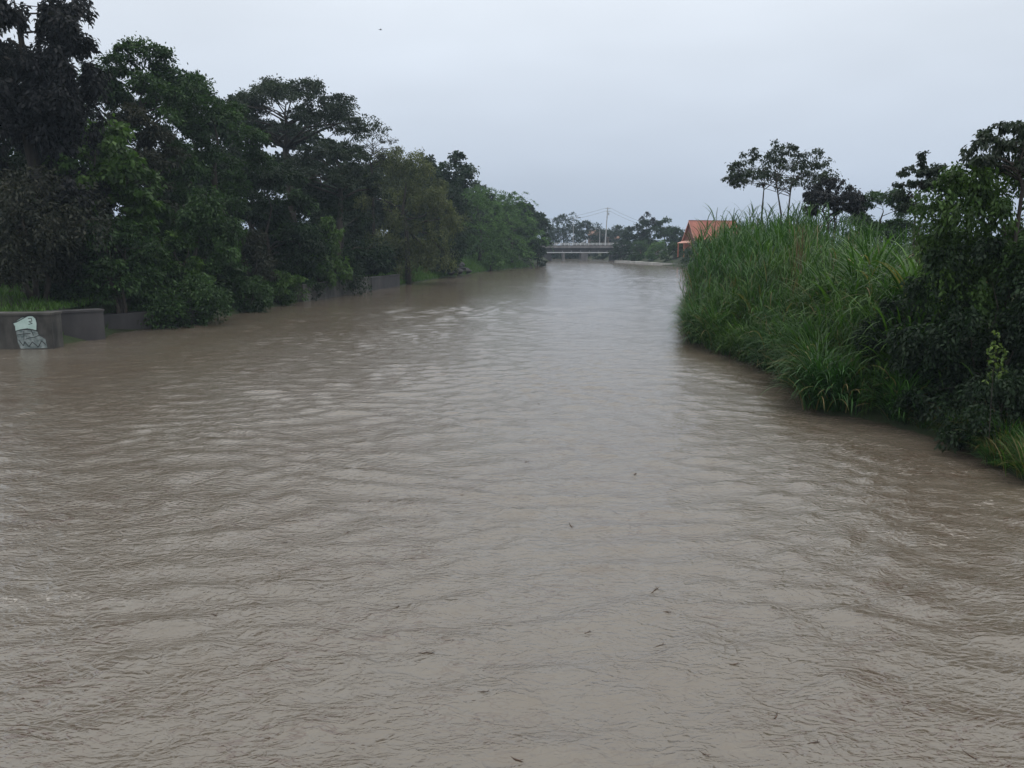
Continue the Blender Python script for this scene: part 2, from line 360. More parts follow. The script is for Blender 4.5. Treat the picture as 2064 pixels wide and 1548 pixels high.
stroke([(26, 650), (34, 648), (48, 641), (60, 635), (70, 634), (77, 640), (78, 652), (76, 668)], 2.0)
stroke([(33, 646), (47, 638), (60, 634)], 1.6, 2.6)
stroke([(31, 667), (42, 664), (56, 662), (68, 664), (75, 667)], 1.8)
stroke([(60, 641), (67, 640), (68, 646), (61, 647), (68, 651), (60, 653)], 1.4)
stroke([(34, 675), (46, 673), (62, 672)], 1.6); stroke([(48, 667), (47, 685)], 1.4); stroke([(64, 665), (68, 676)], 1.5)
stroke([(50, 684), (60, 681), (70, 680), (80, 676), (90, 676)], 1.5); stroke([(36, 686), (44, 698), (48, 690), (56, 700), (64, 690), (76, 701), (84, 688), (92, 696)], 1.8)

# ------------------------------------------------------------------ foliage
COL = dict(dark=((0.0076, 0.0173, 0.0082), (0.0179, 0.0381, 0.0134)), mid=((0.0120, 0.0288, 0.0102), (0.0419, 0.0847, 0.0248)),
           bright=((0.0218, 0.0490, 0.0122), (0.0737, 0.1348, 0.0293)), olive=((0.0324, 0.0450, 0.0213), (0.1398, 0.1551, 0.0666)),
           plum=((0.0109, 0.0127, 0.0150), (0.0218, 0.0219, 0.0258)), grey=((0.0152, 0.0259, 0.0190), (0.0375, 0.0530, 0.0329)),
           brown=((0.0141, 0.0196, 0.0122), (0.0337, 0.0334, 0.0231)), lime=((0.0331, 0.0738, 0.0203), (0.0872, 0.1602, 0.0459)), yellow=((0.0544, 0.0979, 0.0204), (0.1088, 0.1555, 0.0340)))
def unit(v): return v / (np.linalg.norm(v, axis=-1, keepdims=True) + 1e-9)
def leaf_mesh(name, r, pos, axis, L, width, tint, flat=0.7):
    n = len(pos); up = np.tile([0, 0, 1.0], (n, 1)) * flat + r.normal(0, 0.55, (n, 3))
    side = unit(np.cross(axis, up)); ln = (L * r.uniform(0.65, 1.3, n))[:, None]
    h = pos + axis * ln * 0.48; w = side * ln * width * 0.5
    nrm = np.cross(side, axis); sag = nrm * ln * 0.06
    V = np.stack([pos, h + w + sag, pos + axis * ln - np.array([0, 0, 1.0]) * ln * 0.08, h - w + sag], 1).reshape(-1, 3)
    return quads_mesh(name, V, np.arange(n * 4).reshape(n, 4), tint)
def crown_points(r, R, kind, nB, leaves, clump, droop, cols, nS=12):
    """leaf positions about the crown's centre, leaf axes, tints and the bough centres"""
    R = np.array(R, float); mR = R[:2].mean()
    d = unit(r.normal(0, 1, (nB, 3)))
    if kind == 'umbrella':
        rho = np.sqrt(r.random(nB)) * 0.9; an = r.random(nB) * 6.283
        lay = (r.random(nB) < 0.3)
        B = np.stack([rho * np.cos(an) * R[0], rho * np.sin(an) * R[1], R[2] * (0.85 - 1.1 * rho ** 2 - 0.55 * lay) + r.normal(0, 0.06, nB) * R[2]], 1)
        br = clump * mR * r.uniform(0.7, 1.3, nB); fl = 0.42
    elif kind == 'sparse':
        d[:, 2] = np.abs(d[:, 2]) * 1.1 - 0.25
        B = unit(d) * (r.uniform(0.45, 1.0, nB) ** 0.6)[:, None] * R * 0.85
        br = clump * mR * r.uniform(0.6, 1.3, nB); fl = 0.7
    else:
        zz = r.uniform(-0.95, 0.98, nB); prof = np.where(zz > 0, np.sqrt(np.clip(1 - np.clip(zz, 0, 1) ** 3.0, 0.02, 1)), 1 - 0.22 * np.abs(zz))
        rho = r.uniform(0.08, 1.0, nB) ** 0.5 * prof * (1 - 0.5 * clump); an = r.random(nB) * 6.283
        B = np.stack([rho * np.cos(an) * R[0], rho * np.sin(an) * R[1], zz * R[2] * (1 - 0.25 * clump)], 1)
        br = clump * mR * r.uniform(0.65, 1.35, nB); fl = 0.62
    brz = np.minimum(br * fl, R[2] * 0.6)
    nL = max(1, leaves // (nB * nS))
    sd = unit(r.normal(0, 1, (nB, nS, 3)) + np.array([0, 0, 0.45]))
    S = B[:, None] + sd * (r.uniform(0.55, 1.08, (nB, nS)))[..., None] * np.stack([br, br, brz], 1)[:, None]
    c1, c2 = np.array(cols[0]), np.array(cols[1])
    bt = r.random((nB, 1)) * 0.5; f = np.clip(bt + r.random((nB, nS)) ** 2 * 0.7, 0, 1)
    tc = (c1 + (c2 - c1) * f[..., None]) * r.uniform(0.8, 1.25, (nB, nS, 1))
    off = r.normal(0, 1, (nB, nS, nL, 3))
    sc3 = np.stack([br, br, brz], 1)[:, None, None]
    if kind == 'drape':
        off = off * 0.16 * sc3; off[..., 2] -= (r.random((nB, nS, nL)) ** 1.2) * br[:, None, None] * 1.1
    elif kind == 'feather':
        t = r.random((nB, nS, nL)) ** 0.8
        dirs = unit(sd * np.array([1, 1, 0.5]) + r.normal(0, 0.15, sd.shape))
        off = dirs[:, :, None] * (t * br[:, None, None] * 1.25)[..., None] + off * 0.05 * sc3
        off[..., 2] -= t ** 2 * br[:, None, None] * 0.75
    else:
        off = off * 0.24 * sc3
    Pp = S[:, :, None] + off
    ax = unit(sd[:, :, None] * 0.8 + r.normal(0, 0.6, Pp.shape) + np.array([0, 0, -droop]))
    tint = tc[:, :, None] * r.uniform(0.75, 1.25, (nB, nS, nL, 1))
    return Pp.reshape(-1, 3), ax.reshape(-1, 3), tint.reshape(-1, 3), B
def make_trunk(r, parent, top_c, B, h0, rad, limbs=12, mat=None, stems=1, rise=0.6):
    m = MB(); ext = np.abs(B).max()
    order = r.permutation(len(B))[:limbs]
    for s in range(stems):
        a = 2 * math.pi * s / max(stems, 1) + r.random(); sp = 0.0 if stems == 1 else rad * 2.2
        b0 = np.array([math.cos(a) * sp, math.sin(a) * sp, -0.5])
        spread = np.array([math.cos(a), math.sin(a), 0]) * (0 if stems == 1 else 0.35 * np.abs(B[:, :2]).max())
        f = np.array([top_c[0] * 0.6, top_c[1] * 0.6, h0]) + spread * 0.5
        tp = np.array([top_c[0], top_c[1], top_c[2] + B[:, 2].max() * rise]) + spread
        if tp[2] < f[2] + 0.3: tp[2] = f[2] + 0.3
        wig = lambda q: r.normal(0, q, 3) * np.array([1, 1, 0.2])
        path = np.array([b0, b0 * 0.6 + f * 0.4 + wig(rad * 0.9), f + wig(rad), f * 0.6 + tp * 0.4 + wig(ext * 0.06), f * 0.25 + tp * 0.75 + wig(ext * 0.07), tp])
        rr_ = np.array([1.4, 1.0, 0.8, 0.55, 0.3, 0.08]) * rad
        m.tube(path, rr_, 7)
        for i in order[s::stems]:
            e = top_c + B[i]
            q = np.clip((e[2] - 0.35 * np.linalg.norm(e[:2] - tp[:2]) - f[2]) / (tp[2] - f[2] + 1e-6), 0.0, 0.92)
            u = 2 + q * 3; k = min(int(u), 4); st = path[k] + (path[k + 1] - path[k]) * (u - k); r0 = float(np.interp(u, range(6), rr_)) * 0.6
            d = np.linalg.norm(e - st)
            q1 = st + (e - st) * 0.4 + np.array([0, 0, 0.10 * d]) + r.normal(0, 0.06, 3) * d
            q2 = st + (e - st) * 0.75 + r.normal(0, 0.05, 3) * d + np.array([0, 0, 0.06 * d])
            m.tube([st, q1, q2, e], [r0, r0 * 0.7, r0 * 0.4, r0 * 0.12], 5)
            for _ in range(2):
                kx = e + unit(r.normal(0, 1, 3)) * np.linalg.norm(e - q2) * 0.6
                m.tube([q2, (q2 + kx) / 2 + (0, 0, 0.05), kx], [r0 * 0.3, r0 * 0.2, r0 * 0.06], 4)
    return m.build('trunk', mat or M['bark'], parent, smooth=True)
def P_row(D): return HZ + (H - 2.3) * F / D      # pixel row of bank ground at distance D
seed = [100]
def tree(name, label, box, D, kind='dome', nB=24, leaves=20000, L=0.3, c='mid', clump=0.34, droop=0.5, width=0.45, depth=0.9, rad=None, cat='tree', group=None, nS=12, flat=0.7, stems=1, limbs=12, fork=None, base=None):
    leaves = int(leaves * 0.76); L = L * 1.09
    x0, x1, y0, y1 = box; seed[0] += 1; r = np.random.default_rng(seed[0])
    a = P((x0 + x1) / 2, y0, D); b = P((x0 + x1) / 2, y1, D)
    rx = (x1 - x0) / 2 / F * D; cx = a[0]; zt = a[2]; zb = b[2]
    bx, by = (cx, D) if base is None else base
    gz = lz(bx, by); gz = max(gz, -0.3)
    rz = max((zt - zb) / 2, 0.3); cz = (zt + zb) / 2
    R = (rx, max(rx * depth, 0.3), rz)
    root = thing(name, label, cat, (bx, by, gz), group)
    c0 = np.array([cx - bx, D - by, cz - gz])
    pos, ax, ti, B = crown_points(r, R, kind, nB, leaves, clump, droop, COL[c], nS)
    link('crown', leaf_mesh('crown', r, pos + c0, ax, L, width, ti, flat), M['leaf'], root)
    hh = c0[2] - rz * (0.55 if kind in ('umbrella', 'sparse') else 0.35)
    if fork is not None: hh = fork
    hh = max(hh, 0.25)
    make_trunk(r, root, c0, B, hh, rad or max(0.035 * (c0[2] + rz), 0.05) * 0.6, limbs=limbs, stems=stems)
    return root

# ---- left bank, from the graffiti wall to the far bend
tree('drooping_tree', 'tall dark drooping tree with plum-tinted leaves behind the graffiti wall', (-150, 180, -130, 420), 57, 'drape', 90, 62000, 0.34, 'plum', 0.2, 1.2, depth=0.7, nS=14)
tree('broad_tree', 'dense dark broadleaf tree filling the shade behind the drooping tree', (-170, 250, 170, 620), 67, 'dome', 34, 30000, 0.36, 'dark', 0.3, 0.6, depth=0.6)
tree('big_leaf_tree', 'small tree with light green big leaves in front of the drooping tree', (60, 310, 225, 560), 60, 'dome', 40, 12000, 0.42, 'bright', 0.2, 0.9, width=0.55, nS=9)
tree('shade_bush', 'dark brown-green bush hanging over the grass above the graffiti wall', (-100, 200, 340, 550), 54, 'drape', 34, 20000, 0.28, 'brown', 0.28, 0.9, cat='bush', stems=3)
tree('domed_tree', 'tall round-topped green tree rising above the canopy beside the drooping tree', (168, 400, 84, 430), 74, 'dome', 80, 48000, 0.30, 'mid', 0.21, 0.5)
tree('reddish_tree', 'dull brown-tinged tree below the round-topped tree', (160, 350, 205, 600), 69, 'dome', 32, 24000, 0.30, 'brown', 0.28, 0.6)
tree('layered_tree', 'green tree with layered leaf clumps standing between the round-topped and umbrella trees', (320, 530, 150, 520), 80, 'dome', 40, 34000, 0.30, 'mid', 0.24, 0.5)
tree('umbrella_tree', 'wide flat-topped umbrella tree with bare limbs showing against the sky', (395, 755, 162, 335), 108, 'umbrella', 62, 42000, 0.30, 'grey', 0.16, 0.3, width=0.5, depth=0.7, limbs=30, rad=0.5)
tree('umbrella_tree', 'lower spreading umbrella tree under the wide flat-topped one', (540, 800, 275, 440), 100, 'umbrella', 36, 26000, 0.28, 'grey', 0.18, 0.3, width=0.5, depth=0.6, limbs=20)
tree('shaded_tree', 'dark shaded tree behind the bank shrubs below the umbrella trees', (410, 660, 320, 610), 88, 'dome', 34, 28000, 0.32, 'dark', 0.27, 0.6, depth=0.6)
tree('climber_tree', 'tree smothered in mid-green creepers above the overhanging bush', (300, 470, 370, 620), 66, 'drape', 30, 20000, 0.26, 'mid', 0.25, 0.9)
tree('twiggy_tree', 'thin almost bare tree with brown twigs on the skyline beside the olive tree', (680, 815, 245, 380), 128, 'sparse', 34, 3600, 0.24, 'brown', 0.13, 0.4, limbs=34, rad=0.25)
tree('olive_tree', 'large olive-brown tree draped with dry creepers', (700, 935, 300, 540), 128, 'drape', 46, 44000, 0.30, 'olive', 0.22, 1.0, depth=0.7)
tree('shaded_tree', 'dark tree in the shade between the olive tree and the bright bush', (590, 770, 380, 585), 103, 'dome', 28, 20000, 0.30, 'dark', 0.28, 0.6)
tree('hanging_bush', 'bright green bush with hanging leaves above the long bank wall', (575, 706, 432, 575), 94, 'drape', 24, 9000, 0.40, 'bright', 0.24, 1.3, cat='bush', stems=3)
tree('thick_leaf_tree', 'dark thick-leaved tree standing up behind the olive tree', (835, 962, 306, 440), 168, 'dome', 30, 12000, 0.55, 'dark', 0.26, 0.3, width=0.6)
tree('feathery_tree', 'soft yellow-green feathery tree on the bank before the bend', (880, 1050, 372, 524), 198, 'feather', 46, 30000, 0.45, 'lime', 0.24, 0.4, width=0.35)
tree('feathery_tree', 'feathery green tree leaning out over the water at the bend', (965, 1098, 398, 524), 220, 'feather', 40, 26000, 0.45, 'lime', 0.24, 0.4, width=0.35)
tree('bank_tree', 'dark low tree touching the water at the tip of the bend', (1052, 1116, 440, 537), 236, 'dome', 22, 8000, 0.5, 'dark', 0.3, 0.6, rad=0.2)
tree('bank_tree', 'dark tree behind the debris heap on the grass slope', (830, 960, 420, 524), 166, 'dome', 26, 14000, 0.4, 'dark', 0.28, 0.6)
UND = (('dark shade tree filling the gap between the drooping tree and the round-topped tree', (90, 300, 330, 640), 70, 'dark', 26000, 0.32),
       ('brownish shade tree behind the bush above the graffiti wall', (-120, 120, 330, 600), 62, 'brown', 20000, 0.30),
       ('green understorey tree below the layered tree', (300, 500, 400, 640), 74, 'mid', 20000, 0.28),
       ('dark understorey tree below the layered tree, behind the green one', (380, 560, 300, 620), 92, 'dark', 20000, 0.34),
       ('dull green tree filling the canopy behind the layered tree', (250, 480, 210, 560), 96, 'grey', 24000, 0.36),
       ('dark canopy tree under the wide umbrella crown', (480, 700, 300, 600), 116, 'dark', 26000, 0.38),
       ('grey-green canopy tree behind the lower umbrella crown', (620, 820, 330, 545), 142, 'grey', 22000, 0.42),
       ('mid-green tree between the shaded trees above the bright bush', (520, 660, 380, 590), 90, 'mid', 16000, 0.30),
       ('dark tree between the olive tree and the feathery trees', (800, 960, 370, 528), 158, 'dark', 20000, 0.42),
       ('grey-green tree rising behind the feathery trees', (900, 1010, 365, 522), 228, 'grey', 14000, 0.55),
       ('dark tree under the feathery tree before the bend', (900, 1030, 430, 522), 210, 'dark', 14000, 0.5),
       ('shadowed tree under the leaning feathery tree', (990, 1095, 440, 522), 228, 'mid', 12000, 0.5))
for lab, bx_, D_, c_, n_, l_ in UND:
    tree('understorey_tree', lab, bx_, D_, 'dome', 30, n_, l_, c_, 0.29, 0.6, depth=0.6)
BACK = (('broad dark canopy tree standing behind the drooping tree', (-150, 220, 120, 620), 82, 'dark'),
        ('broad canopy tree behind the round-topped tree', (270, 470, 128, 600), 92, 'dark'),
        ('canopy tree behind the layered tree, its top level with it', (360, 600, 185, 600), 112, 'grey'),
        ('canopy tree filling the space under the wide umbrella crown', (520, 760, 250, 590), 130, 'grey'),
        ('canopy tree closing the gap behind the lower umbrella crown', (640, 830, 320, 540), 152, 'grey'),
        ('canopy tree behind the olive tree', (760, 940, 325, 530), 178, 'dark'),
        ('canopy tree behind the dark thick-leaved tree', (880, 1010, 385, 522), 222, 'dark'),
        ('canopy tree behind the leaning feathery tree', (980, 1095, 415, 520), 255, 'dark'))
for lab, bx_, D_, c_ in BACK:
    tree('canopy_tree', lab, bx_, D_, 'dome', 40, 15000, 0.0062 * D_, c_, 0.28, 0.5, width=0.6, depth=0.5)
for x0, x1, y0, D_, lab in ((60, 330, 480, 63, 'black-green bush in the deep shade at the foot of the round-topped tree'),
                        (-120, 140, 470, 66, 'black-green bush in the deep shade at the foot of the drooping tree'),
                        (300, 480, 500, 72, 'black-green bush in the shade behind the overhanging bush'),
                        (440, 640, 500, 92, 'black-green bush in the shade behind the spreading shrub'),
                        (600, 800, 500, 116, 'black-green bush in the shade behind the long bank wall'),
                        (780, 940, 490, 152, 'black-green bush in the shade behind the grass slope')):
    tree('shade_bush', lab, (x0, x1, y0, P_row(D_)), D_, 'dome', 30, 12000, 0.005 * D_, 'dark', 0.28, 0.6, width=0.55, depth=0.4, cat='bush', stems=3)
# shrubs at the waterline
tree('overhanging_bush', 'leafy green bush hanging over the water beside the low shaded wall', (245, 455, 555, 664), 61, 'drape', 36, 19000, 0.24, 'mid', 0.3, 0.8, cat='bush', stems=4, nS=10)
tree('bank_shrub', 'green leafy shrub in front of the small big-leaved tree', (120, 330, 450, 612), 57.5, 'dome', 34, 12000, 0.28, 'mid', 0.24, 0.7, cat='shrub', stems=3)
tree('bank_shrub', 'bright green shrub above the overhanging bush', (300, 420, 470, 600), 64, 'dome', 22, 9000, 0.28, 'bright', 0.27, 0.6, cat='shrub', stems=3)
tree('bank_shrub', 'spreading shrub with a pale sprawling top at the water edge before the long wall', (430, 560, 555, 634), 74, 'drape', 24, 11000, 0.24, 'mid', 0.3, 0.6, cat='shrub', stems=4)
tree('bank_shrub', 'rounded grassy-green shrub ending at the long bank wall', (500, 612, 545, 618), 82, 'dome', 22, 11000, 0.24, 'bright', 0.3, 0.8, cat='shrub', stems=4)
tree('bank_shrub', 'dark shrub between the spreading shrub and the shaded tree', (440, 560, 470, 580), 80, 'dome', 22, 9000, 0.28, 'brown', 0.3, 0.6, cat='shrub', stems=3)
tree('bank_shrub', 'dim shrub hanging over the long bank wall', (600, 745, 510, 575), 100, 'drape', 24, 9000, 0.28, 'dark', 0.28, 0.9, cat='shrub', stems=3)
tree('bank_shrub', 'yellow-green shrub under the olive tree above the short wall', (715, 850, 470, 542), 128, 'drape', 26, 12000, 0.32, 'olive', 0.27, 0.8, cat='shrub', stems=3)
tree('bank_shrub', 'yellowish low bush between the short wall and the debris heap', (872, 925, 512, 538), 158, 'dome', 16, 4000, 0.34, 'lime', 0.32, 0.6, cat='shrub', stems=3)
tree('bank_shrub', 'low pale-green bush on the grass between the debris heap and the bend', (965, 1015, 514, 536), 192, 'dome', 16, 4000, 0.4, 'lime', 0.32, 0.6, cat='shrub', stems=3)
tree('bank_shrub', 'dark bush growing out of the recess beside the plain dark wall', (60, 190, 570, 635), 56, 'dome', 18, 5000, 0.22, 'dark', 0.3, 0.6, cat='shrub', stems=3)
# ---- behind the bridge and along the far right bank
for x0, x1, D_, lab in ((1095, 1150, 372, 'dim bush seen under the bridge beside the bend'), (1140, 1200, 370, 'dim bush seen under the middle of the bridge'), (1192, 1238, 360, 'dim bush seen under the bridge by the wide pier')):
    tree('far_bush', lab, (x0, x1, 499, 524), D_, 'dome', 20, 5000, 0.7, 'dark', 0.3, 0.5, cat='bush', stems=3, depth=0.4)
tree('far_tree', 'hazy dark tree rising behind the bridge end nearest the bend', (1070, 1130, 448, 505), 400, 'dome', 16, 4500, 0.9, 'dark', 0.3, 0.4)
tree('far_palm_tree', 'hazy tree with spreading frond-like top behind the bridge railing', (1100, 1172, 436, 500), 405, 'feather', 20, 6000, 1.0, 'dark', 0.34, 0.3, width=0.3)
tree('far_tree', 'hazy rounded tree beside the frond-topped tree behind the bridge', (1150, 1212, 448, 502), 412, 'dome', 18, 5000, 0.9, 'dark', 0.3, 0.4)
tree('far_tree', 'low hazy tree behind the brown house past the bridge', (1192, 1252, 462, 500), 420, 'dome', 16, 4000, 0.9, 'grey', 0.3, 0.4)
tree('far_tree', 'faint pale tree between the utility pole and the tall bank tree', (1228, 1285, 456, 500), 400, 'dome', 16, 4000, 0.9, 'grey', 0.3, 0.4)
tree('far_tree', 'tall uneven tree with a loose open top on the far bank', (1254, 1322, 446, 505), 300, 'dome', 24, 9000, 0.7, 'dark', 0.26, 0.5)
tree('far_tree', 'thin open-crowned tree poking out above the uneven far bank tree', (1284, 1324, 426, 470), 305, 'sparse', 16, 1300, 0.6, 'plum', 0.2, 0.4, rad=0.2, limbs=16)
tree('far_tree', 'rounded green tree between the open-topped tree and the red-roofed house', (1308, 1372, 442, 505), 308, 'dome', 22, 8000, 0.7, 'mid', 0.27, 0.5)
tree('far_tree', 'narrow dark tree at the gable of the red-roofed house', (1352, 1384, 462, 505), 300, 'dome', 12, 3000, 0.7, 'dark', 0.32, 0.5)
for k, (x0, x1, y0, D) in enumerate(((985, 1060, 440, 390), (1360, 1440, 466, 400), (1440, 1540, 455, 380), (1540, 1650, 450, 360), (1650, 1780, 440, 330), (1780, 1960, 430, 300))):
    tree('far_tree', 'hazy tree in the belt hidden behind the tall grass and nearer trees', (x0, x1, y0, 505), D, 'dome', 16, 4000, 0.9, 'dark', 0.3, 0.4, group='hazy tree belt')
for x0, x1, y0, y1, D, cc, lab in ((1226, 1282, 486, 527, 292, 'dark', 'dark bush at the bridge end of the far bank'),
                              (1262, 1318, 486, 528, 280, 'mid', 'green bush in front of the tall uneven far bank tree'),
                              (1300, 1352, 487, 530, 266, 'lime', 'pale green rounded bush along the concrete ledge'),
                              (1334, 1388, 490, 532, 250, 'mid', 'green bush in front of the red-roofed house'),
                              (1366, 1420, 496, 536, 236, 'dark', 'dark bush at the end of the concrete ledge'),
                              (1372, 1450, 486, 534, 224, 'mid', 'large green bush beside the tall grass, below the red roof'),
                              (1440, 1540, 486, 536, 214, 'mid', 'bush on the far bank behind the tall grass')):
    tree('far_bush', lab, (x0, x1, y0, y1), D, 'dome', 18, 5500, 0.5, cc, 0.3, 0.5, cat='bush', stems=3, depth=0.7)
# ---- right bank
tree('open_tree', 'airy flat-topped tree with bare forked trunks above the tall grass', (1450, 1705, 278, 440), 74, 'sparse', 76, 8500, 0.24, 'grey', 0.10, 1.1, width=0.5, limbs=70, rad=0.15, stems=3, nS=7, fork=2.6)
tree('pod_tree', 'dark ragged tree hung with brown pods beside the airy flat-topped tree', (1610, 1750, 350, 480), 68, 'sparse', 50, 11000, 0.22, 'plum', 0.17, 1.3, limbs=40, rad=0.12, stems=2, nS=8)
tree('round_tree', 'rounded green tree behind the grass next to the pod tree', (1712, 1850, 386, 500), 82, 'dome', 30, 18000, 0.28, 'mid', 0.28, 0.5)
tree('ragged_tree', 'slender ragged tree with drooping leaf tufts beside the big near tree', (1806, 1925, 286, 520), 41, 'sparse', 44, 9000, 0.15, 'grey', 0.17, 1.6, limbs=40, rad=0.07, stems=2, nS=8)
tree('leafy_tree', 'big dense green tree overhanging the bank at the tall grass', (1850, 2240, 300, 660), 27, 'drape', 60, 42000, 0.15, 'bright', 0.2, 1.2, depth=0.8, nS=14, rad=0.09)
tree('pod_tree', 'tall thin tree with hanging seed pods topping the big dense green tree', (1950, 2190, 215, 420), 26, 'sparse', 44, 8000, 0.15, 'grey', 0.15, 1.6, limbs=40, rad=0.07, nS=8)
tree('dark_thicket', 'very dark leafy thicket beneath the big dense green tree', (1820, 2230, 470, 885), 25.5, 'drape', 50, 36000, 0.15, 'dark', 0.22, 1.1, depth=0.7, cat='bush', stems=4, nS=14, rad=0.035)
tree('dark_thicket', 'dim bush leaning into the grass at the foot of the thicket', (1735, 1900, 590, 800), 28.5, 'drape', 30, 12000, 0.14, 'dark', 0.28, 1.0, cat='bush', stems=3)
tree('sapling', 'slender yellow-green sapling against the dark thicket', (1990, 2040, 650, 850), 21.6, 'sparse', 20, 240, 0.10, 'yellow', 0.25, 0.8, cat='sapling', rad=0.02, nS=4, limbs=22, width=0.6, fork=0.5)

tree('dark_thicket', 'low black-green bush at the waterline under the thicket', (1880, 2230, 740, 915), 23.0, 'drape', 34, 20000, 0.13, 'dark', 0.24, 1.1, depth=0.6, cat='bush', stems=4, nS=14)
# ------------------------------------------------------------------ grass
def blades(r, base, az, tilt, Ln, w, bend, seg=6):
    """arching blade strips; all arguments are arrays of length n"""
    n = len(base); s = np.linspace(0, 1, seg + 1)
    ang = tilt[:, None] + bend[:, None] * s[None] ** 1.4
    ds = Ln[:, None] / seg
    hx = np.concatenate([np.zeros((n, 1)), np.cumsum(np.sin(ang[:, :-1]) * ds, 1)], 1)
    hz = np.concatenate([np.zeros((n, 1)), np.cumsum(np.cos(ang[:, :-1]) * ds, 1)], 1)
    c, si = np.cos(az)[:, None], np.sin(az)[:, None]
    pts = np.stack([base[:, None, 0] + c * hx, base[:, None, 1] + si * hx, base[:, None, 2] + hz], -1)
    wd = (w[:, None] * np.clip(np.sin(np.pi * (0.12 + 0.88 * s[None])) ** 0.6, 0.03, 1))[..., None]
    side = np.stack([-si + 0 * hx, c + 0 * hx, 0 * hx], -1)
    V = np.stack([pts - side * wd / 2, pts + side * wd / 2], 2)             # n, seg+1, 2, 3
    k = np.arange(n)[:, None] * (seg + 1) * 2 + np.arange(seg)[None] * 2
    Qd = np.stack([k, k + 1, k + 3, k + 2], -1)
    return V.reshape(-1, 3), Qd.reshape(-1, 4)
def clump_mesh(sd, kind):
    r = np.random.default_rng(sd); hue = np.array(((0.62, 0.80, 1.15), (0.75, 0.9, 1.0), (1.0, 1.0, 0.9), (1.2, 1.12, 0.9), (1.05, 1.05, 1.0))[sd % 10 % 5])
    g1, g2 = np.array((0.014, 0.046, 0.009)), np.array((0.066, 0.145, 0.022)) * hue
    if kind == 'cane':                      # upright canes with long leaves
        ns, per = 22, 10
        b = r.normal(0, 0.42, (ns, 2)); az = np.arctan2(b[:, 1], b[:, 0]) + r.normal(0, 0.5, ns); tl = np.abs(r.normal(0, 0.10, ns)) + 0.22 * np.hypot(b[:, 0], b[:, 1])
        hgt = r.uniform(2.4, 3.9, ns)
        t = np.sort(r.random((ns, per)) ** 0.75, 1)
        base = np.zeros((ns, per, 3))
        base[..., 0] = b[:, None, 0] + np.cos(az)[:, None] * np.sin(tl)[:, None] * hgt[:, None] * t
        base[..., 1] = b[:, None, 1] + np.sin(az)[:, None] * np.sin(tl)[:, None] * hgt[:, None] * t
        base[..., 2] = np.cos(tl)[:, None] * hgt[:, None] * t
        base = base.reshape(-1, 3); n = len(base); tt = t.reshape(-1)
        V, Qd = blades(r, base, r.random(n) * 6.283, r.uniform(0.12, 0.6, n), r.uniform(0.9, 1.9, n), r.uniform(0.034, 0.062, n), r.uniform(0.5, 2.3, n))
        Vs, Qs = blades(r, np.c_[b, np.full(ns, -0.3)], az, tl, hgt + 0.3, np.full(ns, 0.035), np.full(ns, 0.05), 6)
        f = np.clip(r.random(n) * 0.9, 0, 1); ti = g1 + (g2 - g1) * f[:, None]
        dry = r.random(n) < 0.03 + 0.3 * (1 - tt) ** 2; ti[dry] = np.array((0.12, 0.095, 0.045)) * r.uniform(0.6, 1.4, dry.sum())[:, None]
        T = np.concatenate([np.repeat(ti, 6, 0), np.tile((0.07, 0.11, 0.03), (len(Qs), 1))])
        return quads_mesh('blades', np.concatenate([V, Vs]), np.concatenate([Qd, Qs + len(V)]), T)
    if kind == 'fountain':
        n = 360
        b = r.normal(0, 0.28, (n, 2)); az = np.arctan2(b[:, 1], b[:, 0]) + r.normal(0, 0.7, n)
        V, Qd = blades(r, np.c_[b, r.uniform(-0.1, 1.1, n) ** 1.0 * (r.random(n) < 0.65)], az, r.uniform(0.1, 0.7, n), r.uniform(1.3, 2.6, n), r.uniform(0.035, 0.065, n), r.uniform(0.9, 2.4, n), 8)
        f = r.random(n); ti = g1 + (g2 - g1) * f[:, None] ; dry = r.random(n) < 0.06; ti[dry] = (0.20, 0.16, 0.07)
        return quads_mesh('blades', V, Qd, np.repeat(ti, 8, 0))
    if kind == 'tuft':
        n = 300
        b = r.normal(0, 0.16, (n, 2)); az = np.arctan2(b[:, 1], b[:, 0]) + r.normal(0, 0.8, n)
        V, Qd = blades(r, np.c_[b, np.full(n, -0.05)], az, r.uniform(0.1, 0.8, n), r.uniform(0.7, 1.4, n), r.uniform(0.016, 0.03, n), r.uniform(0.6, 1.9, n), 6)
        f = r.random(n); ti = g1 + (g2 - g1) * f[:, None]; dry = r.random(n) < 0.22; ti[dry] = (0.15, 0.12, 0.05)
        return quads_mesh('blades', V, Qd, np.repeat(ti, 6, 0))
    if kind == 'dry':
        n = 110
        b = r.normal(0, 0.16, (n, 2)); az = r.random(n) * 6.28
        V, Qd = blades(r, np.c_[b, r.uniform(0, 3.0, n)], az, r.uniform(0.02, 0.3, n), r.uniform(0.6, 1.2, n), r.uniform(0.02, 0.04, n), r.uniform(0.1, 0.9, n), 5)
        ti = np.array((0.11, 0.085, 0.045)) * r.uniform(0.7, 1.3, n)[:, None]
        return quads_mesh('blades', V, Qd, np.repeat(ti, 5, 0))
CL = {k: [clump_mesh(900 + 10 * i + j, k) for j in range(nv)] for i, (k, nv) in enumerate((('cane', 5), ('fountain', 4), ('tuft', 3), ('dry', 1)))}
for k in CL:
    for me in CL[k]: me.materials.append(M['grass'])
gr = np.random.default_rng(55)
def clump(kind, x, y, s, label, group=None, name='tall_grass_clump', sink=0.0, z=None, var=None):
    gz = lz(x, y) if z is None else z
    r = thing(name, label, 'grass clump', (x, y, max(gz, -0.25) - sink), group, gr.random() * 6.28)
    me = CL[kind][gr.integers(len(CL[kind])) if var is None else var]
    o = link('blades', me, None, r); o.scale = (s, s, s * gr.uniform(0.92, 1.08))
    return r
